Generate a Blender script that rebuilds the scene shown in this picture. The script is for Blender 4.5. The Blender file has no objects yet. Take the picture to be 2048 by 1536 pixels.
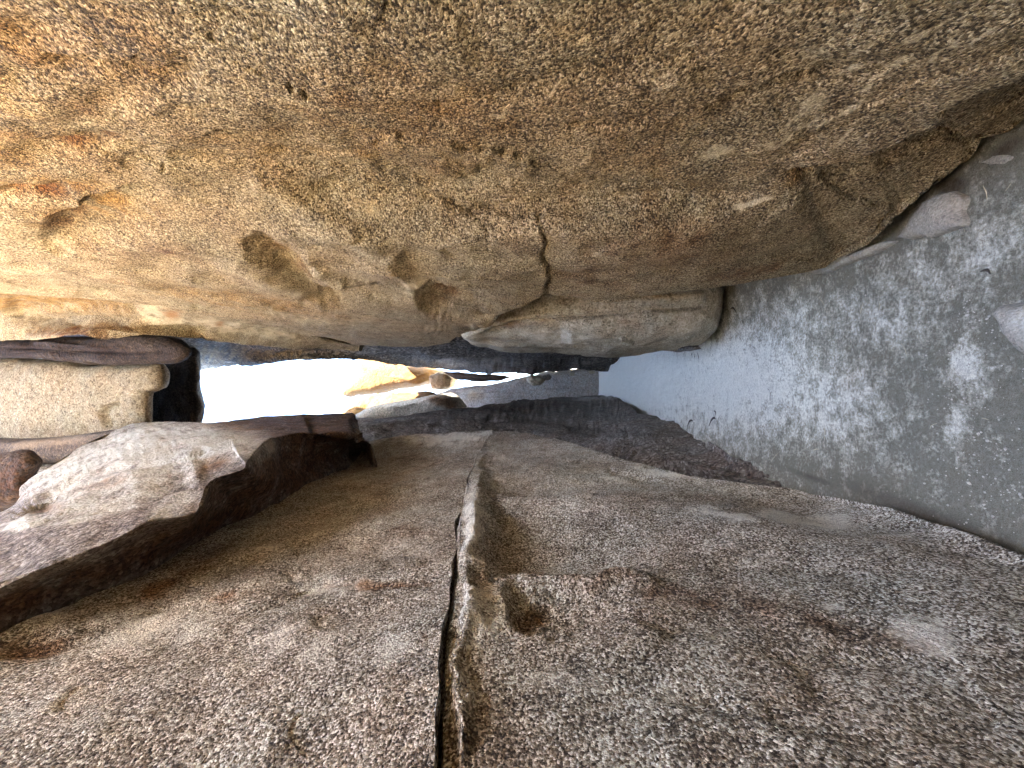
import bpy, math
import numpy as np
from mathutils import Matrix, Vector

# ------------------------------------------------------------------ camera, sky, sun, exposure
sc = bpy.context.scene
col = sc.collection
CAM_Z, PITCH, FPX = 1.6, math.radians(8.6), 769.0        # eye height, tilt up, focal length in photo pixels
cs, sn = math.cos(PITCH), math.sin(PITCH)
cam = bpy.data.cameras.new('camera')
cam.sensor_fit = 'HORIZONTAL'; cam.sensor_width = 36.0; cam.lens = 36.0 * FPX / 2048.0
cam.clip_start = 0.02; cam.clip_end = 2000
cam_ob = bpy.data.objects.new('camera', cam); col.objects.link(cam_ob)
# the phone is held on its side: picture-left is up in the place, picture-top is its right-hand wall
Xc, Yc, Zc = Vector((0, sn, -cs)), Vector((1, 0, 0)), Vector((0, -cs, -sn))
cam_ob.matrix_world = Matrix(((Xc.x, Yc.x, Zc.x, 0), (Xc.y, Yc.y, Zc.y, 0), (Xc.z, Yc.z, Zc.z, CAM_Z), (0, 0, 0, 1)))
sc.camera = cam_ob

SUN_EL, SUN_AZ = math.radians(42), math.radians(128)      # azimuth clockwise from +Y (down the passage)
S = Vector((math.sin(SUN_AZ) * math.cos(SUN_EL), math.cos(SUN_AZ) * math.cos(SUN_EL), math.sin(SUN_EL)))
world = bpy.data.worlds.new('World'); sc.world = world; world.use_nodes = True
wn = world.node_tree; wn.nodes.clear()
sky = wn.nodes.new('ShaderNodeTexSky'); sky.sky_type = 'NISHITA'; sky.sun_disc = False
sky.sun_elevation = SUN_EL; sky.sun_rotation = SUN_AZ; sky.air_density = 1.0; sky.dust_density = 1.2
bg = wn.nodes.new('ShaderNodeBackground'); bg.inputs['Strength'].default_value = 0.13
wo = wn.nodes.new('ShaderNodeOutputWorld')
wn.links.new(sky.outputs[0], bg.inputs[0]); wn.links.new(bg.outputs[0], wo.inputs[0])
sun = bpy.data.lights.new('sun', 'SUN'); sun.energy = 5.0; sun.angle = math.radians(0.5); sun.color = (1, 0.93, 0.80)
sun_ob = bpy.data.objects.new('sun', sun); col.objects.link(sun_ob)
sun_ob.rotation_euler = S.to_track_quat('Z', 'Y').to_euler()
vs = sc.view_settings
vs.view_transform = 'Standard'; vs.look = 'None'; vs.gamma = 1.0; vs.use_curve_mapping = False
vs.exposure = 4.8
sc.cycles.max_bounces = 10; sc.cycles.diffuse_bounces = 4; sc.cycles.glossy_bounces = 2
sc.cycles.use_denoising = True; sc.cycles.denoiser = 'OPENIMAGEDENOISE'; sc.cycles.denoising_prefilter = 'ACCURATE'; sc.cycles.denoising_input_passes = 'RGB_ALBEDO_NORMAL'
sc.cycles.sample_clamp_indirect = 20
sc.cycles.use_adaptive_sampling = True; sc.cycles.adaptive_threshold = 0.04

# ------------------------------------------------------------------ helpers
def ray(px, py):
    """direction (one metre forward) through a point of the photograph"""
    r = (768.0 - py) / FPX; u = (1024.0 - px) / FPX
    return np.array([r, cs - u * sn, u * cs + sn])
def PX(px, py, x):
    d = ray(px, py); k = x / d[0]
    return np.array([x, k * d[1], CAM_Z + k * d[2]])
def PY(px, py, y):
    d = ray(px, py); k = y / d[1]
    return np.array([k * d[0], y, CAM_Z + k * d[2]])
def PZ(px, py, z=0.0):
    d = ray(px, py); k = (z - CAM_Z) / d[2]
    return np.array([k * d[0], k * d[1], z])
def project(p):
    x, y, z = p[..., 0], p[..., 1], p[..., 2] - CAM_Z
    f = y * cs + z * sn; f = np.where(np.abs(f) < 0.05, 0.05, f); u = -y * sn + z * cs
    f = np.where(f < 0, 1e-3, f)
    return 1024 - FPX * u / f, 768 - FPX * x / f

_rng = np.random.RandomState(7)
_perm = np.concatenate([_rng.permutation(256)] * 3).astype(np.int32)
_g3 = _rng.normal(size=(256, 3)); _g3 /= np.linalg.norm(_g3, axis=1)[:, None]; _g3 = _g3.astype(np.float32)
def perlin(p):
    p = np.asarray(p, np.float32); i = np.floor(p).astype(np.int32); f = p - i; i &= 255
    w = f * f * f * (f * (f * 6 - 15) + 10); out = 0
    for a in (0, 1):
        wa = w[:, 0] if a else 1 - w[:, 0]
        A = _perm[i[:, 0] + a]
        for b in (0, 1):
            wb = wa * (w[:, 1] if b else 1 - w[:, 1])
            B = _perm[A + i[:, 1] + b]
            for c in (0, 1):
                g = _g3[_perm[B + i[:, 2] + c]]
                out = out + wb * (w[:, 2] if c else 1 - w[:, 2]) * (
                    g[:, 0] * (f[:, 0] - a) + g[:, 1] * (f[:, 1] - b) + g[:, 2] * (f[:, 2] - c))
    return out * 1.6
def fbm(p, lam, octaves, gain=0.5, seed=0.0):
    p = np.asarray(p, np.float32) / lam + 11.3 * seed; s = 0; a = 1.0
    for k in range(octaves):
        s = s + a * perlin(p * (2.03 ** k) + 17.7 * k); a *= gain
    return s
def sstep(a, b, t):
    t = np.clip((t - a) / (b - a), 0, 1); return t * t * (3 - 2 * t)

def pchip(knots, t):
    """monotone cubic through knots (n,...) at fractional indices t"""
    k = np.asarray(knots, float); n = len(k); d = np.diff(k, axis=0); m = np.zeros_like(k)
    if n > 2:
        a, b = d[:-1], d[1:]
        lim = 1.6 * np.minimum(np.abs(a), np.abs(b)); m[1:-1] = np.clip((a + b) / 2, -lim, lim)
    m[0] = d[0]; m[-1] = d[-1]
    i = np.clip(np.floor(t).astype(int), 0, n - 2); f = (t - i).reshape(-1, *([1] * (k.ndim - 1)))
    h00 = 2 * f ** 3 - 3 * f ** 2 + 1; h10 = f ** 3 - 2 * f ** 2 + f; h01 = -2 * f ** 3 + 3 * f ** 2; h11 = f ** 3 - f ** 2
    return h00 * k[i] + h10 * m[i] + h01 * k[i + 1] + h11 * m[i + 1]
def spread(C, axis, total):
    """fractional indices along an axis of the control grid, finer where the photograph sees the knots far apart"""
    qx, qy = project(C)
    ok = (qx > -320) & (qx < 2360) & (qy > -330) & (qy < 1960) & (C[..., 1] > 0.1)
    both = ok[:-1] & ok[1:] if axis == 0 else ok[:, :-1] & ok[:, 1:]
    L = np.where(both, np.hypot(np.diff(qx, axis=axis), np.diff(qy, axis=axis)), 0).max(axis=1 - axis) + 14
    n = np.maximum(3, np.round(total * L / L.sum()).astype(int))
    return np.concatenate([np.arange(c) / c + i for i, c in enumerate(n)] + [[len(n)]])

def make_mesh(name, V, F, masks=None):
    me = bpy.data.meshes.new(name); V = np.asarray(V, np.float32); nv = len(V)
    me.vertices.add(nv); me.vertices.foreach_set('co', V.ravel())
    tot = np.concatenate([np.full(len(f), f.shape[1]) for f in F]); idx = np.concatenate([f.ravel() for f in F])
    me.loops.add(len(idx)); me.loops.foreach_set('vertex_index', idx.astype(np.int32))
    me.polygons.add(len(tot)); me.polygons.foreach_set('loop_start', np.concatenate([[0], np.cumsum(tot)[:-1]]).astype(np.int32))
    me.polygons.foreach_set('loop_total', tot.astype(np.int32))
    me.update(calc_edges=True)
    me.polygons.foreach_set('use_smooth', np.ones(len(tot), bool))
    at = me.attributes.new('stain_and_light', 'FLOAT_COLOR', 'POINT')
    c = np.zeros((nv, 4), np.float32); c[:, 3] = 1
    if masks is not None: c[:len(masks), :3] = masks
    at.data.foreach_set('color', c.ravel())
    return me
def link(name, me, mat, label=None, cat=None, group=None, kind=None, parent=None):
    o = bpy.data.objects.new(name, me); col.objects.link(o)
    if mat: me.materials.append(mat)
    if label: o['label'] = label
    if cat: o['category'] = cat
    if group: o['group'] = group
    if kind: o['kind'] = kind
    if parent: o.parent = parent
    return o

def poly_dist(qx, qy, pts):
    """distance to a polyline in photo pixels and side (+ = to the right of travel on the page)"""
    best = np.full(qx.shape, 1e9); side = np.zeros(qx.shape); tt = np.zeros(qx.shape)
    n = len(pts) - 1
    for i in range(n):
        ax, ay = pts[i]; bx, by = pts[i + 1]; dx, dy = bx - ax, by - ay; L2 = dx * dx + dy * dy
        t = np.clip(((qx - ax) * dx + (qy - ay) * dy) / L2, 0, 1)
        d = np.hypot(qx - ax - t * dx, qy - ay - t * dy)
        m = d < best; best = np.where(m, d, best)
        side = np.where(m, np.sign(dx * (qy - ay) - dy * (qx - ax)), side); tt = np.where(m, (i + t) / n, tt)
    return best, side, tt
# relief features; every one is a depth in metres along the rock's own normal
def dent(px, py, rx, ry, amp, ang=0, p=2):
    def f(qx, qy):
        a = math.radians(ang); dx, dy = qx - px, qy - py
        u = (dx * math.cos(a) + dy * math.sin(a)) / rx; v = (-dx * math.sin(a) + dy * math.cos(a)) / ry
        return amp * np.exp(-((u * u + v * v) ** (p / 2)))
    return f
def step(pts, amp, reach, soft=4, side=1, fade=0.12):
    """drop on one side of a line that heals over `reach` pixels"""
    def f(qx, qy):
        d, s, t = poly_dist(qx, qy, pts); d = d * s * side
        e = sstep(0, fade, t) * sstep(0, fade, 1 - t) if fade else 1
        return amp * e * np.where(d > -soft, sstep(-soft, soft, d) * np.exp(-(np.maximum(d, 0) / reach) ** 1.5), 0)
    return f
def groove(pts, amp, width, fade=0.1):
    def f(qx, qy):
        d, s, t = poly_dist(qx, qy, pts)
        return amp * np.exp(-(d / width) ** 2) * sstep(0, fade, t) * sstep(0, fade, 1 - t)
    return f
def scoop(px, py, left, right, half, amp, ang=0):
    """a hollow with a sharp brow on its left and a long run-out to the right"""
    def f(qx, qy):
        a = math.radians(ang); dx, dy = qx - px, qy - py
        u = dx * math.cos(a) + dy * math.sin(a); v = (-dx * math.sin(a) + dy * math.cos(a)) / half
        u = np.where(u < 0, u / left, u / right); r2 = u * u + v * v
        p = 0.85 + 0.5 * sstep(-0.6, 0.6, u / np.sqrt(r2 + 1e-6))
        return amp * np.clip(1 - r2, 0, 1) ** p
    return f
def patch(px, py, rx, ry, ang=0, v=1.0): return dent(px, py, rx, ry, v, ang, 2.4)

def stains_and_light(P, qx, qy, pale=(), rust_and_shade=(), ochre=(), lam=0.12, seed=1):  # tint masks: real stains plus some painted light and shade
    n = fbm(P, lam, 4, 0.6, seed); out = np.zeros((len(P), 3), np.float32)
    for k, lst in enumerate((pale, rust_and_shade, ochre)):
        if lst:
            v = 0
            for g in lst: v = np.maximum(v, g(qx, qy))
            out[:, k] = sstep(0.0, 1.1, v * (1 + 0.8 * n)) if k else sstep(0.08, 0.85, v * (1 + 0.9 * n))
    return out

def rock_sheet(name, C, nu, nv, mat, label, cat='rock', relief=(), amp=1.0, side=None, back=0.9, seed=0.0, group=None,
               pale=(), rust_and_shade=(), ochre=(), octs=7, lam=0.9, base=0.045, wob=1.0, lift=0.0, zs=0.75, peel=0.0055, peel_lam=1.0):
    """a rock face through a grid of control points, closed off into the mass behind it"""
    C = np.asarray(C, float)
    tu, tv = spread(C, 0, nu), spread(C, 1, nv)
    G = pchip(C, tu); G = np.swapaxes(pchip(np.swapaxes(G, 0, 1), tv), 0, 1)
    nU, nV = G.shape[:2]
    du = np.gradient(G, axis=0); dv = np.gradient(G, axis=1); N = np.cross(du, dv)
    N /= np.linalg.norm(N, axis=2)[..., None] + 1e-9
    if side is None: side = 1 if np.mean(C[..., 0]) > 0 else -1
    P = G.reshape(-1, 3); Nn = N.reshape(-1, 3)
    qx, qy = project(P)
    seen = (qx > 0) & (qx < 2048) & (qy > 0) & (qy < 1536) & (P[:, 1] > 0.2)
    if not seen.any(): seen[:] = True
    flip = Nn[seen][:, 0].mean() * side > 0
    if flip: Nn = -Nn
    far = np.clip(np.linalg.norm(P - np.array([0, 0, CAM_Z]), axis=1) / 1.5, 1, 9)
    w = (18 * fbm(P, 0.25, 3, 0.55, seed + 5) + 9 * fbm(P, 0.045, 2, 0.6, seed + 6) / far ** 2) * wob                                  # makes drawn edges ragged
    w2 = (18 * fbm(P, 0.25, 3, 0.55, seed + 9) + 9 * fbm(P, 0.045, 2, 0.6, seed + 10) / far ** 2) * wob
    rx_, ry_ = qx + w / far, qy + w2 / far
    d = base * amp * fbm(P * np.array([1, 1, zs]), lam, octs, 0.46, seed)
    d = d - 0.010 * amp * np.maximum(0, fbm(P, 0.16, 3, 0.5, seed + 3))             # pitted skin
    q = P * np.array([1, 1, 0.35 if zs < .5 else 0.6])
    t = 2.2 * fbm(q, 1.0 * peel_lam, 4, 0.5, seed + 21) + 5; fr = t - np.floor(t)
    d = d + peel * (np.floor(t) + sstep(0.0, 0.10, fr) - 0.75 * fr - 5)                # thin sheets with crisp lips
    c1 = fbm(q, 0.5 * peel_lam, 4, 0.55, seed + 31); on = sstep(0.25, 0.6, fbm(P, 0.8, 2, 0.5, seed + 33))
    d = d - 0.4 * peel * on * np.exp(-(c1 / 0.018) ** 2)                                    # hairline fractures
    for f in relief: d = d + f(rx_, ry_)
    P2 = P + Nn * d[:, None]
    m = stains_and_light(P, rx_, ry_, pale, rust_and_shade, ochre, seed=seed + 2)
    idx = np.arange(nU * nV).reshape(nU, nV)
    F = [np.stack([idx[:-1, :-1], idx[1:, :-1], idx[1:, 1:], idx[:-1, 1:]], -1).reshape(-1, 4)]
    ring = np.concatenate([idx[0, :], idx[1:, -1], idx[-1, -2::-1], idx[-2:0:-1, 0]])
    V = [P2]; prev = ring; n0 = len(P2); M = [m]
    for k, t in enumerate((0.03, 0.09, 0.2, 0.45, 1.0)):
        Q = P2[ring] + np.array([side * back * t, 0, lift * t]) + 0.02 * np.stack([perlin(P2[ring] * 6 + 5 * k + j * 9.1 + t * 7) for j in range(3)], -1)
        new = np.arange(n0, n0 + len(ring)); V.append(Q); M.append(m[ring]); n0 += len(ring)
        F.append(np.stack([prev, np.roll(prev, -1), np.roll(new, -1), new], -1)); prev = new
    V.append(V[-1].mean(axis=0)[None]); M.append(np.zeros((1, 3)))
    F.append(np.stack([prev, np.roll(prev, -1), np.full(len(prev), n0)], -1))
    F = [F[0]] + [f[:, ::-1] for f in F[1:]]
    if flip: F = [f[:, ::-1] for f in F]
    me = make_mesh(name, np.concatenate(V), F, np.concatenate(M))
    return link(name, me, mat, label, cat, group)

def boulder(name, outline, y, depth, mat, label, cat='boulder', n=(150, 90), sq=0.55, amp=0.06, lam=None, seed=0.0, tilt=(0, 0),
            relief=(), group=None, pale=(), rust_and_shade=(), ochre=(), push=0.0, blur=1, overhead=False):
    """a whole boulder whose outline, seen from the path, is a traced polygon; its own depth in metres along the passage"""
    axis = np.array([0.0, 1.0, 0.0])
    if overhead:                                                   # seen from below: the stone's long axis points up along the view
        c0 = PY(*np.mean(np.array(outline, float), axis=0), y) - np.array([0, 0, CAM_Z]); axis = c0 / np.linalg.norm(c0); y = y + push * depth * axis[1]; push = 0.0
    W = np.array([PY(a, b, y) for a, b in outline]); c = W.mean(axis=0)
    ctr = np.array([c[0], c[2]]); ang = np.arctan2(W[:, 2] - ctr[1], W[:, 0] - ctr[0])
    # densify the outline, radius as a function of angle
    A, R = [], []
    m = len(W)
    for i in range(m):
        for t in np.linspace(0, 1, 24, endpoint=False):
            q = W[i] * (1 - t) + W[(i + 1) % m] * t
            A.append(math.atan2(q[2] - ctr[1], q[0] - ctr[0])); R.append(math.hypot(q[0] - ctr[0], q[2] - ctr[1]))
    o = np.argsort(A); A = np.array(A)[o]; R = np.array(R)[o]
    phi = np.linspace(-math.pi, math.pi, n[0], endpoint=False)
    r = np.interp(phi, A, R, period=2 * math.pi)
    for _ in range(blur): r = (np.roll(r, 1) + 2 * r + np.roll(r, -1)) / 4
    psi = np.linspace(0.02, math.pi - 0.02, n[1])
    se = np.sign(np.cos(psi)) * np.abs(np.cos(psi)) ** 0.8; si = np.sin(psi) ** sq
    X = ctr[0] + r[:, None] * np.cos(phi)[:, None] * si; Z = ctr[1] + r[:, None] * np.sin(phi)[:, None] * si
    Y = y - depth * se[None, :] + push * depth + tilt[0] * (X - ctr[0]) + tilt[1] * (Z - ctr[1])
    # keep the outline as seen: widen with distance
    P = np.stack([X, np.full_like(X, y), Z], -1) + (Y - y)[..., None] * axis; G = P
    du = (np.roll(G, -1, 0) - np.roll(G, 1, 0)); dv = np.gradient(G, axis=1); N = np.cross(du, dv)
    N /= np.linalg.norm(N, axis=2)[..., None] + 1e-9
    if np.sum(N * (G - c)) < 0: N = -N
    P = P.reshape(-1, 3); Nn = N.reshape(-1, 3); size = float(np.mean(R)); lam = lam or size * 0.9
    qx, qy = project(P)
    d = amp * fbm(P, lam, 6, 0.5, seed)
    for f in relief: d = d + f(qx, qy)
    P2 = P + Nn * d[:, None]; ms = stains_and_light(P, qx, qy, pale, rust_and_shade, ochre, lam=size * 0.3, seed=seed + 2)
    idx = np.arange(n[0] * n[1]).reshape(n[0], n[1]); nx = np.roll(idx, -1, 0)
    F = [np.stack([idx[:, :-1], idx[:, 1:], nx[:, 1:], nx[:, :-1]], -1).reshape(-1, 4)]
    k = len(P2); V = np.concatenate([P2, P2[idx[:, 0]].mean(axis=0)[None], P2[idx[:, -1]].mean(axis=0)[None]])
    F.append(np.stack([idx[:, 0], nx[:, 0], np.full(n[0], k)], -1)); F.append(np.stack([nx[:, -1], idx[:, -1], np.full(n[0], k + 1)], -1))
    return link(name, make_mesh(name, V, F, np.concatenate([ms, np.zeros((2, 3))])), mat, label, cat, group)

# ------------------------------------------------------------------ materials
def nodes_of(name):
    m = bpy.data.materials.new(name); m.use_nodes = True; t = m.node_tree; t.nodes.clear()
    def N(kind, **kw):
        n = t.nodes.new(kind)
        for k, v in kw.items():
            if k.startswith('i_'): n.inputs[k[2:].replace('_', ' ')].default_value = v
            else: setattr(n, k, v)
        return n
    return m, t, N
def granite(name, dark, mid, tan, pale, grain=95.0, bias=0.0, patchy=0.35, bump=0.9, rust_and_shade=(0.42, 0.25, 0.14), ochre=(0.95, 0.68, 0.33),
            rough=0.85, streak=1.0, palec=None, bdist=0.007, contrast=1.0):
    m, t, N = nodes_of(name); L = t.links.new
    tc = N('ShaderNodeTexCoord'); co = tc.outputs['Object']
    wq = N('ShaderNodeTexNoise', i_Scale=grain * 0.55, i_Detail=3.0, i_Roughness=0.75); L(co, wq.inputs['Vector']); g = wq
    wm = N('ShaderNodeVectorMath', operation='SCALE'); wm.inputs[3].default_value = 0.9 / grain
    sb = N('ShaderNodeVectorMath', operation='SUBTRACT'); sb.inputs[1].default_value = (0.5, 0.5, 0.5)
    L(wq.outputs['Color'], sb.inputs[0]); L(sb.outputs[0], wm.inputs[0])
    ad = N('ShaderNodeVectorMath', operation='ADD'); L(co, ad.inputs[0]); L(wm.outputs[0], ad.inputs[1])
    vo = N('ShaderNodeTexVoronoi', i_Scale=grain); L(ad.outputs[0], vo.inputs['Vector'])
    vs_ = N('ShaderNodeSeparateColor'); L(vo.outputs['Color'], vs_.inputs[0])
    nm = N('ShaderNodeTexNoise', i_Scale=7.0, i_Detail=5.0, i_Roughness=0.68); L(co, nm.inputs['Vector'])
    nb = N('ShaderNodeTexNoise', i_Scale=1.4, i_Detail=3.0, i_Roughness=0.6); L(co, nb.inputs['Vector'])
    def mad(a, k, b):
        n = N('ShaderNodeMath', operation='MULTIPLY_ADD'); n.inputs[1].default_value = k
        L(a, n.inputs[0])
        if isinstance(b, float): n.inputs[2].default_value = b
        else: L(b, n.inputs[2])
        return n.outputs[0]
    v = mad(vs_.outputs[0], 0.42 * contrast, 0.29 * (1 - contrast) - 0.27 + bias)
    v = mad(g.outputs[0], 1.0 * contrast, mad(nm.outputs[0], 0.7, mad(nb.outputs[0], patchy, v)))
    v = mad(v, 1.0, -0.5 * contrast - 0.35 - 0.5 * patchy + 0.56)
    at = N('ShaderNodeAttribute', attribute_name='stain_and_light'); sep = N('ShaderNodeSeparateColor'); L(at.outputs['Color'], sep.inputs[0])
    v = mad(sep.outputs[0], 0.30, v); v = mad(sep.outputs[1], -0.12, v)
    rp = N('ShaderNodeValToRGB'); L(v, rp.inputs[0]); e = rp.color_ramp.elements
    e[0].position = 0.14; e[0].color = (*dark, 1); e[1].position = 0.92; e[1].color = (*pale, 1)
    for pos, c in ((0.38, mid), (0.62, tan)):
        q = e.new(pos); q.color = (*c, 1)
    def mixc(kind, fac, a, b):
        n = N('ShaderNodeMix', data_type='RGBA', blend_type=kind)
        if isinstance(fac, float): n.inputs[0].default_value = fac
        else: L(fac, n.inputs[0])
        L(a, n.inputs[6])
        if isinstance(b, tuple): n.inputs[7].default_value = (*b, 1)
        else: L(b, n.inputs[7])
        return n.outputs[2]
    # slow drift of hue: reddish and olive zones of the stone itself
    nh = N('ShaderNodeTexNoise', i_Scale=2.3, i_Detail=2.0, i_Roughness=0.6); L(co, nh.inputs['Vector'])
    hr = N('ShaderNodeValToRGB'); L(nh.outputs[0], hr.inputs[0]); h = hr.color_ramp.elements
    h[0].position = 0.34; h[0].color = (0.90, 0.98, 1.0, 1); h[1].position = 0.68; h[1].color = (1.0, 0.90, 0.82, 1)
    c = mixc('MULTIPLY', 0.55, rp.outputs[0], hr.outputs[0])
    pr = mad(sep.outputs[0], 0.45, 0.0); c = mixc('MIX', pr, c, palec or tuple(0.9 * x for x in pale))
    c = mixc('MULTIPLY', mad(sep.outputs[1], 0.9, 0.0), c, tuple(min(1, x * 1.5) for x in rust_and_shade))
    c = mixc('MULTIPLY', mad(sep.outputs[2], 0.9, 0.0), c, ochre)
    b1 = mad(vo.outputs['Distance'], -0.5, mad(g.outputs[0], 1.0, mad(nm.outputs[0], 1.6, 0.0)))
    bp = N('ShaderNodeBump', i_Strength=bump, i_Distance=bdist); L(b1, bp.inputs['Height'])
    bs = N('ShaderNodeBsdfPrincipled', i_Roughness=rough); bs.inputs['Specular IOR Level'].default_value = 0.3
    L(c, bs.inputs['Base Color']); L(bp.outputs[0], bs.inputs['Normal'])
    o = N('ShaderNodeOutputMaterial'); L(bs.outputs[0], o.inputs[0])
    return m
M_right = granite('granite_tan', (0.062, 0.040, 0.019), (0.26, 0.178, 0.092), (0.475, 0.348, 0.19), (0.88, 0.73, 0.47), grain=190, patchy=0.2, contrast=1.7, bump=1.0, bdist=.015, bias=.02)
M_left = granite('granite_brown', (0.044, 0.031, 0.021), (0.175, 0.132, 0.09), (0.395, 0.33, 0.245), (0.90, 0.85, 0.73), grain=165, patchy=0.5, contrast=1.7, bias=.10, bump=1.0, bdist=.015)
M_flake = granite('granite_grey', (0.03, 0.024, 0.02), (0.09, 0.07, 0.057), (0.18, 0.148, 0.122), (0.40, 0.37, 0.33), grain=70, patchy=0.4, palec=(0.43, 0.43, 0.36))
M_far = granite('granite_far', (0.055, 0.043, 0.034), (0.15, 0.12, 0.097), (0.27, 0.225, 0.185), (0.55, 0.5, 0.44), grain=45, patchy=0.5, bdist=0.02)
M_pale = granite('granite_pale', (0.13, 0.105, 0.07), (0.31, 0.26, 0.185), (0.46, 0.395, 0.29), (0.66, 0.59, 0.47), grain=80, patchy=0.35)
M_choc = granite('granite_chock', (0.07, 0.046, 0.025), (0.19, 0.13, 0.075), (0.29, 0.21, 0.125), (0.42, 0.33, 0.22), grain=40, patchy=0.3, bdist=0.015)
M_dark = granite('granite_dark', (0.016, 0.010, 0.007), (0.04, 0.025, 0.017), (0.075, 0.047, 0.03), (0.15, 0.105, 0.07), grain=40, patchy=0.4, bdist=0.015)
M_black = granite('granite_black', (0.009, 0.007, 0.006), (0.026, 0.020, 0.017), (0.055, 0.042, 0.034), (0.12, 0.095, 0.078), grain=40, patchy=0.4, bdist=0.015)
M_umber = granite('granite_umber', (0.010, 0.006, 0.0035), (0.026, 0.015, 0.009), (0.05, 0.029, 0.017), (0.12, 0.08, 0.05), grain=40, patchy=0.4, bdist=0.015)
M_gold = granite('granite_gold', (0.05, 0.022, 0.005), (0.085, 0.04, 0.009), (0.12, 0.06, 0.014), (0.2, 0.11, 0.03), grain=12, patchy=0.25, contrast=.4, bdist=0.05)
M_mid = granite('granite_mid', (0.06, 0.053, 0.046), (0.125, 0.113, 0.098), (0.19, 0.172, 0.15), (0.3, 0.28, 0.25), grain=30, patchy=0.4, bdist=0.02)
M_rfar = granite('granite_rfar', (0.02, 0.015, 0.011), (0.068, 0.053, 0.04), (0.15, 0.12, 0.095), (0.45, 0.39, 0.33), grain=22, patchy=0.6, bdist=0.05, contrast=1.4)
M_slab = granite('granite_slab', (0.17, 0.145, 0.13), (0.32, 0.28, 0.25), (0.46, 0.405, 0.36), (0.62, 0.56, 0.50), grain=25, patchy=0.3, bdist=0.02)

def sand_material():
    m, t, N = nodes_of('sand'); L = t.links.new
    tc = N('ShaderNodeTexCoord'); co = tc.outputs['Object']
    at = N('ShaderNodeAttribute', attribute_name='stain_and_light'); sep = N('ShaderNodeSeparateColor'); L(at.outputs['Color'], sep.inputs[0])
    n1 = N('ShaderNodeTexNoise', i_Scale=9.0, i_Detail=8.0, i_Roughness=0.7); L(co, n1.inputs['Vector'])
    n2 = N('ShaderNodeTexNoise', i_Scale=260.0, i_Detail=3.0, i_Roughness=0.8); L(co, n2.inputs['Vector'])
    n3 = N('ShaderNodeTexNoise', i_Scale=55.0, i_Detail=4.0, i_Roughness=0.7); L(co, n3.inputs['Vector'])
    def math_(op, a, b=None, c=None):
        n = N('ShaderNodeMath', operation=op)
        for k, q in enumerate((a, b, c)):
            if q is None: continue
            if isinstance(q, (int, float)): n.inputs[k].default_value = q
            else: L(q, n.inputs[k])
        return n.outputs[0]
    # damp (0) to dusty dry (1); the far pale end also carries painted skylight
    w = math_('MULTIPLY_ADD', n1.outputs[0], 2.4, math_('MULTIPLY_ADD', sep.outputs[0], 0.95, -1.15))
    w = math_('MULTIPLY_ADD', n3.outputs[0], 1.5, math_('SUBTRACT', w, 0.75))
    rp = N('ShaderNodeValToRGB'); L(w, rp.inputs[0]); e = rp.color_ramp.elements
    e[0].position = 0.18; e[0].color = (0.25, 0.23, 0.176, 1); e[1].position = 0.92; e[1].color = (0.80, 0.765, 0.655, 1)
    q = e.new(0.5); q.color = (0.46, 0.42, 0.33, 1)
    r2 = N('ShaderNodeValToRGB'); L(math_('MULTIPLY_ADD', n3.outputs[0], .45, math_('MULTIPLY_ADD', n2.outputs[0], .75, -.1)), r2.inputs[0]); e = r2.color_ramp.elements
    e[0].position = 0.33; e[0].color = (0.35, 0.32, 0.28, 1); e[1].position = 0.58; e[1].color = (1.12, 1.12, 1.12, 1)
    mx = N('ShaderNodeMix', data_type='RGBA', blend_type='MULTIPLY'); mx.inputs[0].default_value = 0.75
    L(rp.outputs[0], mx.inputs[6]); L(r2.outputs[0], mx.inputs[7])
    # black organic litter in the corners
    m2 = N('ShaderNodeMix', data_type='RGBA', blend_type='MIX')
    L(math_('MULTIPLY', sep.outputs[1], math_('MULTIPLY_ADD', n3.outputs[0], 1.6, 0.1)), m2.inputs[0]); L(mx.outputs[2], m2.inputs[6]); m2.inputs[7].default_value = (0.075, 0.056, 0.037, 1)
    b = math_('MULTIPLY_ADD', n2.outputs[0], 0.6, math_('MULTIPLY_ADD', n3.outputs[0], 1.0, math_('MULTIPLY', n1.outputs[0], 1.5)))
    bp = N('ShaderNodeBump', i_Strength=1.0, i_Distance=0.010); L(b, bp.inputs['Height'])
    bs = N('ShaderNodeBsdfPrincipled', i_Roughness=0.92); bs.inputs['Specular IOR Level'].default_value = 0.2
    L(m2.outputs[2], bs.inputs['Base Color']); L(bp.outputs[0], bs.inputs['Normal'])
    o = N('ShaderNodeOutputMaterial'); L(bs.outputs[0], o.inputs[0]); return m
M_sand = sand_material()
def plain(name, colr, rough=0.8):
    m, t, N = nodes_of(name); L = t.links.new
    tc = N('ShaderNodeTexCoord'); n = N('ShaderNodeTexNoise', i_Scale=40.0, i_Detail=3.0); L(tc.outputs['Object'], n.inputs['Vector'])
    rp = N('ShaderNodeValToRGB'); L(n.outputs[0], rp.inputs[0]); e = rp.color_ramp.elements
    e[0].position = 0.3; e[0].color = (*[0.6 * c for c in colr], 1); e[1].position = 0.7; e[1].color = (*[min(1, 1.15 * c) for c in colr], 1)
    bs = N('ShaderNodeBsdfPrincipled', i_Roughness=rough); L(rp.outputs[0], bs.inputs['Base Color'])
    o = N('ShaderNodeOutputMaterial'); L(bs.outputs[0], o.inputs[0]); return m
M_straw = plain('dry_straw', (0.62, 0.52, 0.34)); M_leaf = plain('dead_leaf', (0.07, 0.05, 0.035)); M_grit = plain('white_grit', (0.62, 0.55, 0.45))
M_stone = granite('granite_stone', (0.12, 0.10, 0.08), (0.28, 0.25, 0.21), (0.40, 0.36, 0.30), (0.55, 0.51, 0.45), grain=150, patchy=0.3, contrast=.7, bdist=.004)
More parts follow.
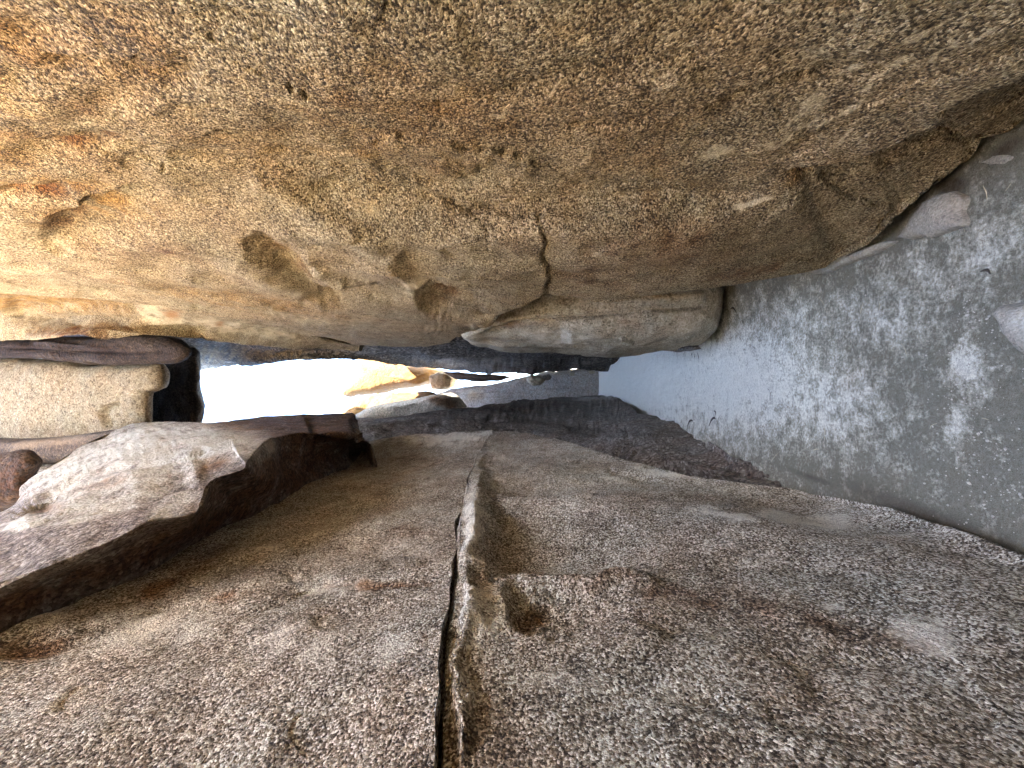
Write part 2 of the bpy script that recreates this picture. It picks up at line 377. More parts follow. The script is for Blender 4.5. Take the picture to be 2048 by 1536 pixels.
M_tuft = plain('dry_tuft', (0.16, 0.12, 0.06))

# ------------------------------------------------------------------ the ground
def build_floor():
    xs = np.concatenate([[-60, -25, -10, -5, -2.5, -1.6], np.linspace(-1.25, 1.35, 330), [1.7, 2.5, 5, 10, 25, 60]])
    ys = np.concatenate([[-60, -25, -12, -6, -3, -1, 0.3], np.geomspace(0.9, 26, 520), [30, 40, 60, 100, 200, 400]])
    X, Y = np.meshgrid(xs, ys, indexing='ij'); P = np.stack([X.ravel(), Y.ravel(), 0 * X.ravel()], -1)
    near = (np.abs(P[:, 0]) < 1.5) & (P[:, 1] < 27)
    z = 0.018 * fbm(P, 0.7, 3, 0.5, 4) + 0.006 * fbm(P, 0.09, 4, 0.6, 8)
    z += 0.06 * sstep(0.30, 0.85, -P[:, 0] - 0.1) + 0.04 * sstep(0.45, 0.95, P[:, 0])      # sand banked against the walls
    P[:, 2] = np.where(near, z, -0.02)
    qx, qy = project(P)
    m = np.zeros((len(P), 3), np.float32)
    dry = [dent(1450, 760, 230, 130, 1.15), dent(1280, 760, 200, 150, 1.2), dent(1640, 800, 150, 110, 0.75, 20), dent(1560, 640, 130, 70, 0.55),  # dry patches; the big ones down the passage also paint in skylight
           dent(1930, 730, 30, 60, 1.15), dent(1915, 850, 22, 50, 0.9), dent(1960, 500, 90, 100, 0.55), dent(1760, 640, 160, 80, 0.5), dent(1830, 560, 120, 60, 0.5)]
    v = 0
    for d in dry: v = np.maximum(v, d(qx, qy))
    m[:, 0] = v
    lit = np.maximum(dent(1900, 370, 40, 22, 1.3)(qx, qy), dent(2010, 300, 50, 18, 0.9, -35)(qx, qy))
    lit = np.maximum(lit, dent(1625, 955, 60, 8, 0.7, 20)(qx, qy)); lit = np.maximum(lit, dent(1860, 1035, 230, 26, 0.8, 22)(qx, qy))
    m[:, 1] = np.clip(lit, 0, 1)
    n, k = X.shape; idx = np.arange(n * k).reshape(n, k)
    F = [np.stack([idx[:-1, :-1], idx[1:, :-1], idx[1:, 1:], idx[:-1, 1:]], -1).reshape(-1, 4)]
    link('sand_floor', make_mesh('sand_floor', P, F, m), M_sand, 'grey sandy floor of the narrow passage with dry pale patches and painted far skylight', 'ground', kind='structure')
build_floor()

def interp(t, pts): a = np.array(pts, float); return np.interp(t, a[:, 0], a[:, 1])

# ------------------------------------------------------------------ right-hand wall (top of the picture)
def build_right_wall():
    crease = [(-300, 330), (0, 365), (250, 372), (600, 365), (900, 390), (1100, 400), (1300, 388), (1500, 380), (1600, 346), (1690, 327), (1781, 299), (1885, 250), (2048, 185), (2300, 30)]
    edge = [(-300, 572), (0, 588), (150, 598), (280, 610), (420, 628), (560, 656), (700, 690), (800, 697), (900, 690), (940, 662), (985, 628), (1070, 606), (1105, 588), (1143, 604), (1290, 594),
            (1448, 575), (1560, 556), (1650, 536), (1727, 505), (1800, 450), (1848, 408), (1910, 352), (1955, 328), (2022, 273), (2300, 60)]
    xs = {-300: (.86, .86, .85, .87, .85, .83, .82), 0: (.83, .83, .82, .83, .81, .80, .80), 250: (.80, .80, .79, .80, .77, .75, .74), 420: (.79, .79, .78, .79, .75, .71, .69),
          560: (.77, .77, .76, .79, .71, .66, .64), 700: (.76, .75, .74, .785, .675, .63, .60), 850: (.75, .74, .73, .78, .655, .61, .58), 940: (.75, .74, .73, .78, .65, .60, .57),
          1020: (.75, .74, .73, .775, .65, .60, .58), 1105: (.75, .74, .73, .775, .65, .61, .60), 1200: (.75, .74, .73, .775, .65, .61, .59), 1320: (.75, .74, .73, .77, .66, .61, .58),
          1448: (.75, .74, .73, .765, .67, .63, .60), 1560: (.74, .74, .73, .74, .70, .67, .64), 1650: (.74, .74, .73, .74, .73, .71, .70), 1740: (.73, .73, .72, .73, .75, .73, .71),
          1848: (.72, .72, .71, .72, .77, .78, .78), 1955: (.72, .72, .70, .71, .79, .82, .84), 2060: (.72, .72, .70, .70, .80, .85, .89), 2300: (.72, .72, .70, .70, .80, .88, .95)}
    C = []
    for px in sorted(xs):
        c, e = interp(px, crease), interp(px, edge); x = xs[px]
        n0 = min(180, c - 110)
        pys = (-330, -60 + min(0, n0 - 180), n0, c, c + (e - c) * .33, c + (e - c) * .68, e)
        rows = [PX(px, py, a) for py, a in zip(pys, x)]
        z0 = rows[0][2]; first = np.array([0.85 + 0.04 * max(0, z0 - 2), -9.0, z0 if px > 0 else z0 + 1.5])
        b1 = rows[-1] + np.array([0.10, 0.07, 0]); b2 = rows[-1] + np.array([0.9, 0.15, 0])
        mid_ = PX(px, -800, x[0]); C.append([first, mid_ * .6 + first * .4, mid_] + rows + [b1, b2])
    C = np.array(C)
    hi = C[0]; w = np.clip((2.6 - hi[:, 1]) / 1.6, 0, 1)                       # the near part leans well back overhead
    t1 = hi.copy(); t1[:, 2] += 1.6; t1[:, 0] += .10 + .35 * w
    t2 = t1.copy(); t2[:, 2] += 2.2; t2[:, 0] += .15 + .85 * w
    t3 = t2.copy(); t3[:, 2] = np.maximum(t2[:, 2] + 1.0, np.interp(hi[:, 1], [-9, -3.5, .2, 3], [8.0, 8.5, 14.5, 14.5])); t3[:, 0] += .3 + 1.1 * w
    t4 = t3.copy(); t4[:, 2] += .8; t4[:, 0] += 2.5
    bot = C[-1].copy(); bot[:, 2] = -0.4
    C = np.concatenate([[t4, t3, t2, t1], C, [bot]])
    rel = [
        # alcove and hollows along the upper left
        dent(170, 462, 110, 34, -0.06, -4), step([(88, 455), (120, 432), (170, 410), (250, 388), (340, 374)], -0.05, 40, 5, 1, .25), dent(60, 392, 120, 14, -0.05, -4), dent(545, 505, 60, 20, -0.045, 32), dent(580, 550, 70, 22, -0.035, 30), dent(330, 520, 90, 16, -0.03, 4),
        dent(450, 558, 70, 16, -0.03, 18), dent(330, 556, 70, 13, -0.025, 12), dent(705, 590, 80, 15, -0.045, -2), dent(905, 602, 80, 20, -0.05, 4), groove([(780, 500), (815, 555), (850, 610)], .025, 16), groove([(600, 515), (650, 560), (690, 572)], .02, 12), groove([(470, 520), (520, 560), (620, 600)], .015, 12), step([(770, 500), (800, 545), (830, 590), (850, 612)], -0.02, 60, 6, -1, .3),
        groove([(200, 335), (450, 340), (700, 352), (900, 372), (1200, 376), (1500, 374)], -0.02, 13), groove([(560, 300), (760, 305), (960, 330), (1100, 345)], 0.014, 16), groove([(840, 412), (1000, 432), (1200, 428), (1450, 408)], 0.012, 14), groove([(420, 470), (620, 476), (850, 486), (1080, 480)], 0.012, 16),
        step([(560, 372), (700, 378), (860, 398), (1000, 418), (1100, 424)], -0.014, 60, 4, 1, .2), step([(1120, 398), (1250, 392), (1400, 386), (1520, 380)], -0.02, 60, 4, 1, .2), step([(720, 268), (880, 300), (1040, 330), (1200, 350)], -0.010, 70, 4, -1, .2), step([(330, 275), (480, 262), (640, 285), (760, 300)], -0.012, 80, 4, 1, .2),
        step([(60, 130), (170, 100), (300, 120), (420, 118)], -0.015, 70, 4, 1, .2), step([(0, 290), (120, 300), (220, 310), (330, 300)], -0.02, 50, 4, 1, .2), step([(860, 150), (1010, 160), (1180, 120), (1330, 60)], -0.008, 80, 4, 1, .2), step([(1300, 270), (1440, 225), (1560, 178), (1700, 150)], -0.010, 70, 3, 1, .2), step([(1480, 330), (1600, 290), (1740, 240), (1900, 160)], -0.008, 60, 3, 1, .2),
        groove([(150, 590), (350, 585), (520, 600), (640, 622)], -0.02, 7), groove([(0, 520), (180, 530), (380, 545)], -0.02, 8), groove([(1120, 480), (1300, 500), (1480, 495)], 0.012, 30), groove([(1150, 555), (1300, 548), (1480, 528), (1640, 500)], -0.008, 7), groove([(0, 150), (200, 120), (420, 130)], -.012, 22), groove([(900, 230), (1150, 210), (1400, 150)], .01, 26),
        scoop(530, 502, 50, 170, 34, -0.032, 35), scoop(576, 550, 46, 170, 36, -0.022, 30), scoop(690, 592, 60, 180, 25, -0.035, -2), scoop(876, 600, 46, 210, 34, -0.045, 8), scoop(135, 464, 56, 340, 48, -0.03, -6),
        # rib between hollows and the swelling below the crease
        groove([(480, 385), (560, 400), (640, 440), (730, 490), (800, 560)], 0.03, 26), groove([(230, 560), (380, 600), (560, 625), (700, 640)], 0.02, 16),
        dent(150, 300, 90, 26, -0.04, -12), dent(180, 230, 120, 40, -0.03, -20), dent(60, 60, 60, 40, -0.025), dent(250, 300, 60, 16, -0.025),
        groove([(600, 385), (760, 392), (900, 404), (1050, 425), (1110, 416)], -0.022, 12), dent(1000, 300, 300, 40, 0.015, 5),
        # crack and broken edge in the middle
        groove([(1085, 405), (1092, 470), (1098, 520), (1103, 570), (1100, 590), (1075, 605)], -0.014, 4), step([(1092, 440), (1100, 545), (1106, 590)], -0.010, 40, 3, -1),
        groove([(940, 655), (985, 632), (1060, 615)], 0.02, 12),
        # peeling layers near the sand
        step([(1560, 362), (1607, 340), (1687, 328), (1740, 312), (1781, 299), (1842, 271), (1885, 250), (1960, 222), (2048, 185), (2200, 120)], -0.045, 190, 3, 1, 0.10), step([(1580, 355), (1607, 340), (1687, 328), (1740, 312), (1781, 299), (1842, 271), (1885, 250), (1960, 222), (2048, 185), (2200, 120)], -0.05, 24, 3, 1, 0.06),
        step([(1740, 345), (1790, 322), (1821, 309), (1869, 298), (1917, 285), (2008, 274), (2048, 258), (2200, 200)], -0.03, 150, 3, 1, 0.10), step([(1790, 322), (1821, 309), (1869, 298), (1917, 285), (2008, 274), (2048, 258), (2200, 200)], -0.04, 20, 3, 1, 0.06),
        step([(1620, 370), (1660, 390), (1700, 413), (1750, 425), (1790, 430), (1775, 455), (1740, 480)], -0.018, 70, 2.5, -1),
        groove([(1580, 350), (1640, 372), (1700, 378)], -0.012, 9), step([(1848, 406), (1880, 372), (1920, 352), (1960, 322)], 0.02, 20, 3, -1),
        groove([(1570, 520), (1700, 480), (1770, 450)], -0.01, 5), groove([(1480, 560), (1620, 520), (1720, 490)], -0.012, 4),
        groove([(1440, 225), (1500, 200), (1560, 178), (1640, 168)], -0.012, 7),
    ]
    for (a, b, L_, an, w) in ((430, 45, 14, 70, 3), (520, 65, 16, 25, 3), (510, 125, 24, 12, 2.5), (612, 175, 9, 60, 3), (640, 285, 10, 15, 3), (620, 332, 12, -20, 3.5), (770, 355, 12, 50, 3), (755, 300, 12, 25, 3), (330, 348, 9, 60, 3), (540, 330, 40, 8, 2.5), (230, 235, 18, 0, 2), (590, 160, 10, 40, 2.5), (1550, 245, 12, 40, 2), (270, 95, 12, -40, 3), (880, 220, 14, 30, 2), (700, 430, 10, 40, 2.5)):
        dx, dy = L_ * math.cos(math.radians(an)), L_ * math.sin(math.radians(an))
        rel.append(groove([(a - dx, b - dy), (a, b + 2), (a + dx, b + dy)], -0.012, w, 0.3))
    lines = []
    rngl = np.random.RandomState(3)
    for (a, b) in ((1000, 238), (1350, 70), (1355, 110), (1375, 98), (1520, 105), (1180, 70), (1320, 175), (1480, 180), (1615, 262), (1650, 255), (1585, 265), (1700, 235), (1725, 200), (1745, 180), (1780, 150), (1860, 120), (1905, 90), (1960, 70), (1800, 55), (1660, 90), (1640, 130), (1690, 285), (1700, 170), (1840, 80), (1560, 300), (1180, 330), (1430, 310), (1650, 350), (1500, 400), (1110, 200), (1250, 60), (1500, 20), (1590, 15), (1930, 30), (1980, 110), (2010, 60), (1020, 150)):
        lines.append(patch(a, b, rngl.uniform(10, 36), rngl.uniform(2.8, 5.0), rngl.uniform(-36, -22) if b < 300 else -15, rngl.uniform(.9, 1.4)))
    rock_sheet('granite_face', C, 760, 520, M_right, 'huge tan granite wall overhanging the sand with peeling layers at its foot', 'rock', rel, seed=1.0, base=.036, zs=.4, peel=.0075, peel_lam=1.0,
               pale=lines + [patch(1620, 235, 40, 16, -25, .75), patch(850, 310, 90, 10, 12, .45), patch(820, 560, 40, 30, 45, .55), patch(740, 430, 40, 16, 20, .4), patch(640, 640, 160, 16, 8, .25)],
               rust_and_shade=[patch(620, 560, 50, 14, 30, .4), patch(900, 600, 36, 20, 20, .5), patch(1300, 470, 220, 80, 5, .42), patch(1180, 560, 140, 40, -5, .4), patch(545, 503, 44, 18, 32, .5), patch(885, 600, 46, 18, 5, .5), patch(700, 588, 46, 11, 0, .4), patch(130, 455, 50, 24, 0, .7), patch(60, 395, 110, 12, 0, .7), patch(1500, 545, 120, 14, -10, .6),  # patches over the hollows paint in their ridge shadows
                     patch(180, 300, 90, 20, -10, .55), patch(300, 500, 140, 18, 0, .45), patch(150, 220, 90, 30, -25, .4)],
               ochre=[patch(60, 380, 200, 26, 0, .9), patch(200, 430, 150, 40, 0, .7), patch(100, 100, 330, 190, 0, .55), patch(0, 300, 300, 60, 0, .6), patch(470, 600, 300, 22, 8, .55), patch(1650, 345, 110, 22, -15, .6), patch(720, 420, 60, 20, 10, .5), patch(1250, 60, 300, 60, 0, .35), patch(750, 260, 520, 240, 0, .38), patch(1300, 330, 300, 120, 0, .3)])
build_right_wall()

# upper slab that stands behind the right wall, below the wedged boulders
def build_right_slab():
    near = [(-300, 540), (0, 560), (150, 570), (280, 580), (420, 600), (560, 625), (720, 650)]
    mid_ = [(-300, 612), (0, 628), (150, 632), (280, 634), (420, 648), (560, 668), (720, 688)]
    end_ = [(-300, 688), (0, 681), (150, 668), (280, 672), (420, 684), (560, 694), (720, 703)]
    C = []
    for px, xa, xm, xe in ((-300, 1.02, .98, .60), (0, 1.0, .96, .60), (150, .98, .93, .62), (280, .95, .86, .62), (420, .90, .80, .62), (560, .85, .76, .62), (720, .8, .72, .62)):
        a, b, c = PX(px, interp(px, near), xa), PX(px, interp(px, mid_), xm), PX(px, interp(px, end_), xe)
        C.append([a, b, c, c + np.array([.12, .15, 0]), c + np.array([1.0, .4, 0])])
    C = np.array(C); top = C[0].copy(); top[:, 2] += 8; top[:, 0] += .5
    C = np.concatenate([[top], C])
    rock_sheet('rock_slab', C, 330, 130, M_right, 'upper slab with bare grey scars beside the dark wedged boulder', 'rock',
               [step([(0, 640), (90, 622), (180, 618), (270, 622), (330, 610)], -0.08, 40, 3, -1), step([(150, 668), (260, 655), (300, 650), (370, 655), (420, 664)], -0.07, 40, 3, 1), groove([(600, 660), (650, 676), (690, 684)], -0.05, 3)],
               seed=3.0, pale=[patch(330, 634, 55, 22, 10, .9), patch(440, 652, 60, 18, 12, .85), patch(540, 668, 60, 10, 10, .7)],
               rust_and_shade=[patch(345, 626, 22, 16, 10, .9), patch(440, 648, 10, 9, 0, .8), patch(250, 605, 30, 8, 10, .9), patch(180, 664, 130, 9, -3, .8)], ochre=[patch(60, 605, 230, 20, 2, 1), patch(130, 658, 120, 9, -6, .6)])
build_right_slab()

boulder('rock_nose', [(880, 610), (960, 570), (1100, 540), (1300, 545), (1425, 560), (1446, 590), (1442, 630), (1430, 662), (1405, 684), (1360, 694), (1280, 699), (1180, 697), (1090, 693), (1000, 690), (930, 680)], 4.5, 1.3, M_pale,
        'smooth pale rounded rock foot jutting over the sand from the right', 'rock', n=(420, 170), sq=0.5, amp=0.05, lam=0.6, seed=2.2, push=.35,
        relief=[groove([(1000, 655), (1080, 640), (1180, 632), (1300, 618), (1430, 610)], -0.05, 6), groove([(1270, 615), (1330, 595), (1420, 590)], 0.03, 10), step([(950, 668), (1010, 655), (1060, 640), (1150, 650)], -0.06, 30, 3, 1), dent(1250, 655, 50, 20, -0.04, 20), groove([(1240, 672), (1268, 684)], 0.03, 3)],
        rust_and_shade=[patch(1260, 650, 40, 20, 20, .35), patch(1050, 655, 90, 8, -10, .5), patch(1180, 600, 160, 12, 0, .3)], pale=[patch(1380, 650, 60, 30, -10, .4), patch(1130, 675, 90, 14, 0, .5)], ochre=[patch(1300, 592, 120, 10, 0, .6)])

def build_right_far():
    near = [(300, 640), (480, 660), (620, 672), (760, 680), (900, 672), (1050, 660), (1180, 668), (1278, 685), (1330, 640)]
    C = []
    for px, pn, pm, pe, xn, xm, xe in ((330, 655, 700, 741, 1.3, .95, .62), (430, 660, 702, 734, 1.25, .95, .62), (540, 668, 702, 724, 1.2, .95, .66), (620, 672, 702, 717, 1.15, .95, .72), (700, 675, 704, 720, 1.1, .95, .74), (780, 675, 708, 728, 1.1, .92, .7),
                                       (870, 670, 710, 740, 1.1, .88, .62), (996, 665, 712, 751, 1.1, .85, .48), (1090, 662, 712, 748, 1.1, .85, .5), (1158, 664, 712, 741, 1.1, .85, .56), (1213, 666, 712, 738, 1.1, .85, .64), (1245, 668, 708, 728, 1.1, .86, .76), (1285, 670, 690, 697, 1.1, .92, .86), (1330, 650, 668, 680, 1.1, 1.0, .95)):
        a, b, c = PX(px, pn, xn), PX(px, pm, xm), PX(px, pe, xe)
        C.append([np.array([1.5, 3.0, a[2]]), a, b, c, c + np.array([.15, .6, 0]), c + np.array([1.6, 1.2, 0])])
    C = np.array(C); top = C[0].copy(); top[:, 2] += 14; top[:, 0] += .6; C = np.concatenate([[top], C])
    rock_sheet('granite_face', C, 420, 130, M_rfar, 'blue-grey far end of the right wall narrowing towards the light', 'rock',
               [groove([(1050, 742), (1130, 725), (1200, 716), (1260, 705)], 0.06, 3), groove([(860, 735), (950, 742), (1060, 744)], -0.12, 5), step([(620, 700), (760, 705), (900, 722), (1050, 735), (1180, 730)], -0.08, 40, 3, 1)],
               seed=5.0, amp=2.6, lam=1.6, back=1.5, peel=.03, peel_lam=2.5, pale=[patch(470, 712, 150, 18, -3, .5), patch(600, 706, 90, 12, 3, .5), patch(1180, 722, 40, 3, -18, .8), patch(880, 728, 80, 6, 5, .5), patch(1000, 722, 60, 4, 0, .5), patch(700, 705, 80, 8, 0, .5)], rust_and_shade=[patch(1060, 742, 90, 7, 0, .7)], ochre=[patch(760, 722, 150, 8, 6, .7), patch(470, 712, 190, 24, -3, 1.0)])  # pale and ochre along the top edge paint in sunlight
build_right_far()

# ------------------------------------------------------------------ left-hand wall (bottom of the picture)
CRACK = [(1950, 862), (1700, 872), (1600, 880), (1536, 882), (1490, 886), (1440, 884), (1390, 889), (1340, 890), (1300, 896), (1260, 898), (1220, 908), (1180, 910), (1150, 916), (1130, 913), (1100, 919), (1080, 917), (1060, 922), (1040, 921), (1020, 933), (1000, 934), (980, 942), (960, 941), (940, 955), (930, 955), (915, 968), (905, 975), (885, 985), (862, 1000)]
def crack_at(py):
    a = np.array(CRACK[::-1], float); return np.interp(py, a[:, 0], a[:, 1])
SIL = [(690, 905), (720, 890), (800, 873), (900, 866), (1010, 864), (1120, 878), (1180, 896), (1250, 917), (1330, 930), (1430, 955), (1560, 970), (1650, 986), (1740, 1002), (1840, 1032), (1950, 1082), (2048, 1122), (2300, 1225)]
def build_left_lower():
    C = []
    fr = (0, 30, 90, 190, 330, 500, 700, 900, 1080, 1250, 1450)
    for i, f in enumerate(fr):
        rows = []
        for py, x in ((1950, .79), (1650, .79), (1536, .79), (1490, .79), (1440, .79), (1390, .79), (1340, .788), (1300, .786), (1260, .784), (1220, .782), (1180, .78), (1150, .778), (1130, .775), (1100, .77), (1070, .76), (1040, .75)):
            c = crack_at(py); s = interp(c + f, SIL)
            # rows slide up towards the silhouette on the low end
            base_s = interp(985 + f, SIL); t = (py - 1040) / (1950 - 1040); pyy = base_s + 110 + (1950 - base_s - 110) * t if base_s > 930 else py
            lean = 0.0 - 0.16 * (f / 1450.)
            rows.append(PX(c + f, pyy, -(x + lean)))
        c2 = 985 + f * (2300 - 985) / 1450.; s = interp(c2, SIL)
        x2 = interp(c2, [(985, .64), (1120, .62), (1250, .60), (1430, .63), (1560, .645), (1650, .65), (1740, .60), (1840, .575), (1950, .588), (2048, .59), (2300, .60)])
        x1 = x2 + (.76 - .13 * f / 1450 - x2) * .5
        rows.append(PX((crack_at(1040) + f + c2) / 2, s + 48, -x1)); rows.append(PX(c2, s, -x2))
        e = rows[-1]; rows += [e + np.array([-.09, .09, 0]), e + np.array([-.8, .25, 0])]
        C.append([rows[0] + np.array([-.1, -8.5, 0]), rows[0] + np.array([-.05, -1.2, 0])] + rows)
    C = np.array(C); bot = C[-1].copy(); bot[:, 2] = -0.4
    C = np.concatenate([C, [bot]])
    lip = [(977, 900), (958, 935), (966, 958), (995, 980), (992, 992), (968, 1002), (962, 1042), (972, 1091), (1004, 1131), (1034, 1146), (1006, 1160), (998, 1190), (1012, 1226), (1045, 1246), (1085, 1250)]
    rel = [scoop(1052, 1200, 56, 230, 62, -0.07, 4), scoop(1012, 1068, 54, 330, 82, -0.10, 8), scoop(1004, 966, 46, 240, 32, -0.06, 6), scoop(985, 925, 26, 140, 20, -.03, 10), groove([(908, 1540), (914, 1440), (918, 1340), (926, 1260), (938, 1180), (942, 1110), (944, 1040), (954, 990), (962, 950)], 0.026, 13), dent(950, 1230, 30, 50, .02), dent(946, 1060, 16, 40, .015), dent(930, 1400, 16, 60, .012),
           groove([(1025, 1146), (1100, 1150), (1200, 1155), (1330, 1165)], 0.03, 16), groove([(985, 988), (1080, 992), (1190, 1000)], 0.025, 10), 
           
           groove([(1210, 930), (1260, 945), (1330, 960)], -0.03, 7), dent(1500, 1060, 260, 34, 0.03, 8), 
           dent(1250, 1240, 90, 20, -0.012, 10), dent(1400, 1400, 120, 22, -0.012, 15), dent(1700, 1300, 160, 26, -0.014, 12)]
    rock_sheet('granite_face', C, 560, 560, M_left, 'dark speckled brown granite below the long crack with scooped hollows', 'rock', rel, seed=6.0, amp=0.8, back=0.7, lift=0.16,
               pale=[patch(1565, 1040, 46, 16, 10, 1.4), patch(1650, 1047, 50, 20, 0, 1.4), patch(1450, 1045, 70, 16, 12, .8), patch(1680, 1208, 32, 8, 5, 1.2), patch(1850, 1270, 62, 26, 15, 1.3), patch(1500, 1110, 110, 12, 8, .4), patch(1330, 940, 80, 10, 12, .6), patch(955, 1220, 44, 70, 0, .8), patch(942, 1050, 22, 80, 0, .75),
                     patch(1130, 1340, 110, 40, 10, .35), patch(1330, 1380, 60, 18, 20, .4), patch(1230, 960, 40, 8, 10, .5), patch(930, 1380, 24, 90, 0, .4), patch(1480, 975, 100, 8, 6, .3)],
               rust_and_shade=[patch(1200, 1160, 190, 22, 4, .5), patch(1060, 1120, 60, 24, 20, .8), patch(1060, 1200, 50, 36, 0, .7), patch(1450, 1200, 260, 34, 8, .55), patch(1700, 1250, 200, 30, 12, .5), patch(1040, 1500, 90, 50, 0, .4), patch(1560, 950, 120, 10, 8, .5)], ochre=[patch(970, 1180, 40, 60, 0, .35)])
build_left_lower()

def build_left_middle():
    C = []
    bl = np.array([(917, 722), (948, 664), (987, 586), (1007, 558), (1046, 449), (1081, 390), (1148, 273), (1198, 156), (1275, 0), (1536, -540), (1950, -1300)], float)
    gap = np.array([(880, 3), (930, 6), (960, 11), (1000, 7), (1040, 12), (1100, 7), (1150, 13), (1220, 9), (1300, 14), (1390, 9), (1490, 14), (1600, 10), (1950, 12)], float)
    rows_py = [(py, np.interp(py, bl[:, 0], bl[:, 1])) for py in (1950, 1650, 1536, 1490, 1440, 1390, 1340, 1300, 1260, 1220, 1180, 1150, 1130, 1100, 1070, 1040, 1010, 980, 955, 935)]
    for f in (-2, -1, 0, .12, .3, .5, .7, .85, .95, 1.0):
        rows = []; g = max(f, 0); dx = np.array([[0, 0, 0], [-.06, 0, .035], [-.75, 0, .06]][int(-min(f, 0))])
        for py, st in rows_py:
            c = crack_at(py) - .95 * np.interp(py, gap[:, 0], gap[:, 1]); px = st + (c - st) * g
            rows.append(PX(px, py, -(.95 + (.79 - .95) * g + .03 * math.sin(3.1 * g))) + dx)
        px = 700 + (985 - 700) * g
        rows.append(PX(px, interp(px, SIL) + 18, -(.90 + (.70 - .90) * g)) + dx); rows.append(PX(px, interp(px, SIL), -(.84 + (.64 - .84) * g)) + dx)
        e = rows[-1]; rows += [e + np.array([-.09, .1, 0]), e + np.array([-.8, .3, 0])]
        C.append([rows[0] + np.array([-.1, -8.5, 0]), rows[0] + np.array([-.05, -1.2, 0])] + rows)
    rock_sheet('granite_face', C, 420, 460, M_left, 'speckled grey-brown granite face between the long crack and the dark overhang', 'rock',
               [groove([(560, 1150), (650, 1165), (760, 1172), (880, 1175)], -0.012, 8), dent(60, 1290, 70, 22, -0.035, -10), dent(330, 1200, 70, 20, -0.02, -25), groove([(700, 1070), (780, 1060), (860, 1064)], 0.008, 6), step([(640, 905), (760, 893), (900, 888), (1010, 884), (1100, 888)], 0.02, 30, 2.5, -1, .1),
                dent(830, 1135, 36, 14, 0.02), dent(620, 1180, 60, 12, -.012), dent(500, 1100, 200, 16, .015, -15)],
               seed=8.0, amp=0.8, back=0.7, lift=-0.06,
               pale=[patch(740, 880, 120, 12, -8, .8), patch(900, 878, 100, 11, -2, .9), patch(660, 1170, 90, 26, 0, .6), patch(300, 1250, 140, 50, -15, .5), patch(780, 1320, 50, 60, 0, .5), patch(600, 1290, 120, 60, 0, .4), patch(120, 1220, 80, 26, -28, .6), patch(520, 1100, 60, 20, 0, .4), patch(200, 1420, 200, 70, 0, .3), patch(820, 1100, 60, 30, 0, .3)],
               rust_and_shade=[patch(760, 1170, 120, 12, 2, .7), patch(330, 1170, 60, 20, -20, .8), patch(60, 1290, 90, 26, -10, .8), patch(500, 1190, 110, 16, 0, .5), patch(400, 1130, 90, 16, -20, .6), patch(820, 1060, 40, 8, 0, .5)])
build_left_middle()

